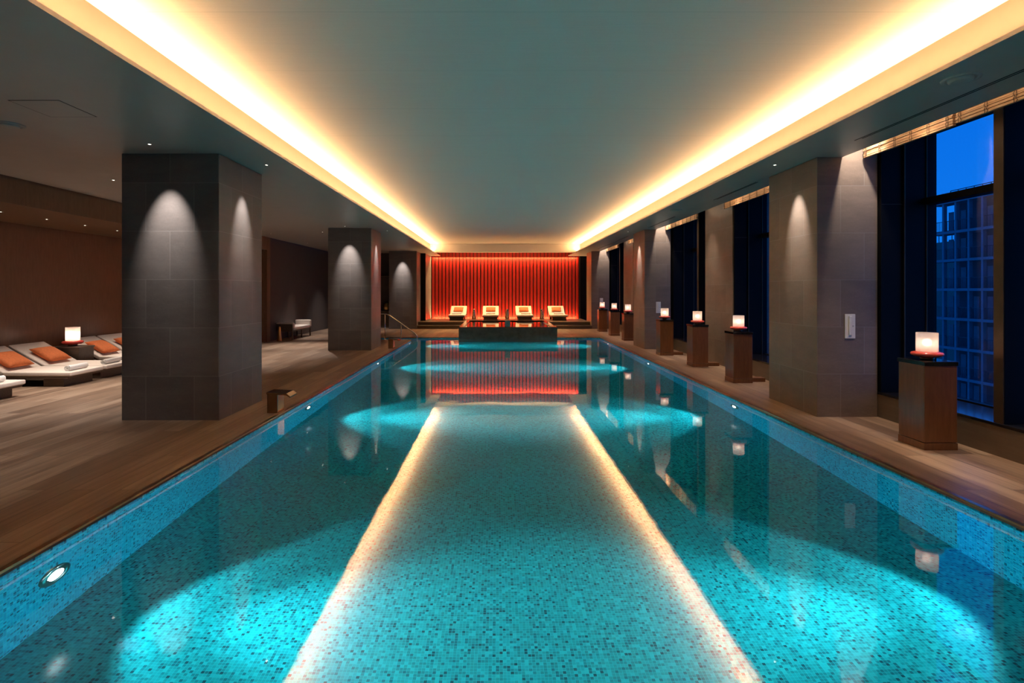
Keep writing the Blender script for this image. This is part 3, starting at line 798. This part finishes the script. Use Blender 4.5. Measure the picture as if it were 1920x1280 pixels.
# ================================================================== OUTSIDE
def tower(name, label, x0, depth, ya, nb, pitch, zs, roof_rail=True, mat='concrete'):
    """balcony tower whose facade lies in the plane x = x0, running towards -y from ya"""
    r = thing(name, label, 'building', (0, 0, 0)); yb = ya-nb*pitch
    zt = zs[-1]; zb = zs[0]
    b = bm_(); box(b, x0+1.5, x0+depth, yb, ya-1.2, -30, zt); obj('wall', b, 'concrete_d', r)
    b = bm_()
    for z in zs: box(b, x0-.12, x0+1.5, yb, ya+.1, z-.26, z)
    obj('floor_slabs', b, mat, r)
    for i in range(nb+1):
        b = bm_(); y = ya-i*pitch; box(b, x0-.05, x0+.30, y-.15, y+.05, -30, zt); obj('column', b, mat, r)
    for z in zs[:-1]:
        b = bm_(); box(b, x0+.06, x0+.10, yb, ya, z+1.02, z+1.08)
        y = ya
        while y > yb: box(b, x0+.06, x0+.085, y-.02, y, z, z+1.02); y -= .16
        obj('balcony_rail', b, 'rail_dark', r)
        b = bm_()
        for i in range(nb):
            y = ya-i*pitch
            if (i+int(z)) % 3 != 0: box(b, x0+1.44, x0+1.5, y-pitch*.72, y-pitch*.32, z, z+2.15)
        obj('balcony_door', b, mat, r)
    b = bm_(); box(b, x0+.3, x0+.36, yb, ya-2, zt+1.0, zt+1.07)
    y = ya-2
    while y > yb: box(b, x0+.3, x0+.35, y-.05, y, zt, zt+1.0); y -= .9
    obj('roof_rail', b, 'rail_dark', r)
    return r
zs = [-12.9, -9.9, -6.95, -4.0, -1.05, 1.9, 4.85, 7.7, 10.8]
tower('apartment_tower', 'blue dusk apartment tower with concrete balcony grid outside nearest window', 46, 14, 56.5, 9, 1.48, zs)
r = thing('netted_building', 'building wrapped in green netting left of the apartment tower', 'building', (0, 0, 0))
b = bm_(); box(b, 58, 72, 66, 84, -30, 8.0); obj('wall', b, 'greennet', r)
b = bm_(); 
for i in range(10): box(b, 58.0, 58.06, 66+i*2, 66.06+i*2, 8.0, 9.4)
box(b, 58, 58.06, 66, 84, 9.3, 9.4); obj('roof_rail', b, 'rail_dark', r)
# building with rooftop sign, seen through the second bay
r = thing('office_block', 'distant grey office block with lit rooftop letters outside second window', 'building', (0, 0, 0))
b = bm_(); box(b, 60, 75, 112, 135, -30, 1.0); obj('wall', b, 'concrete', r)
b = bm_()
for k in range(6): box(b, 59.9, 60, 112, 135, -22+k*3.6, -20.6+k*3.6)
obj('window_band', b, 'black', r)
b = bm_(); box(b, 61, 61.3, 112, 132, 1.0, 6.5); obj('sign_board', b, 'concrete', r)
def text(s, loc, size, name, parent):
    c = bpy.data.curves.new(name, 'FONT'); c.body = s; c.size = size; c.extrude = .05; c.materials.append(M['white'])
    tmp = bpy.data.objects.new(name+'_curve', c); COL.objects.link(tmp)
    me = bpy.data.meshes.new_from_object(tmp.evaluated_get(bpy.context.evaluated_depsgraph_get())); bpy.data.objects.remove(tmp)
    o = bpy.data.objects.new(name, me); COL.objects.link(o); o.location = loc; o.rotation_euler = (R(90), 0, R(-90)); o.parent = parent
text('GI', (60.85, 121.5, 4.2), 3.2, 'sign_letters', r)
for (x0_, y0_, z1_, d, w_) in ((70, 150, -1, 12, 20), (62, 86, -6, 14, 22), (66, 200, 6, 14, 30)):
    r2 = thing('distant_building', {150: 'far grey building beyond the rooftop sign block', 86: 'low grey building between the towers', 200: 'farthest pale building on the skyline'}[y0_], 'building', (x0_, y0_, 0), 0)
    b = bm_(); box(b, 0, d, 0, w_, -30, z1_); obj('wall', b, 'concrete', r2)
    b = bm_()
    for k in range(7):
        for j in range(int(w_/2.4)): box(b, -.05, .02, .5+j*2.4, 1.9+j*2.4, z1_-3.0-k*3.2, z1_-1.2-k*3.2)
    obj('windows', b, 'black', r2)
b = bm_(); box(b, 8, 260, -60, 330, -31, -30); struct('ground', b, 'ground')
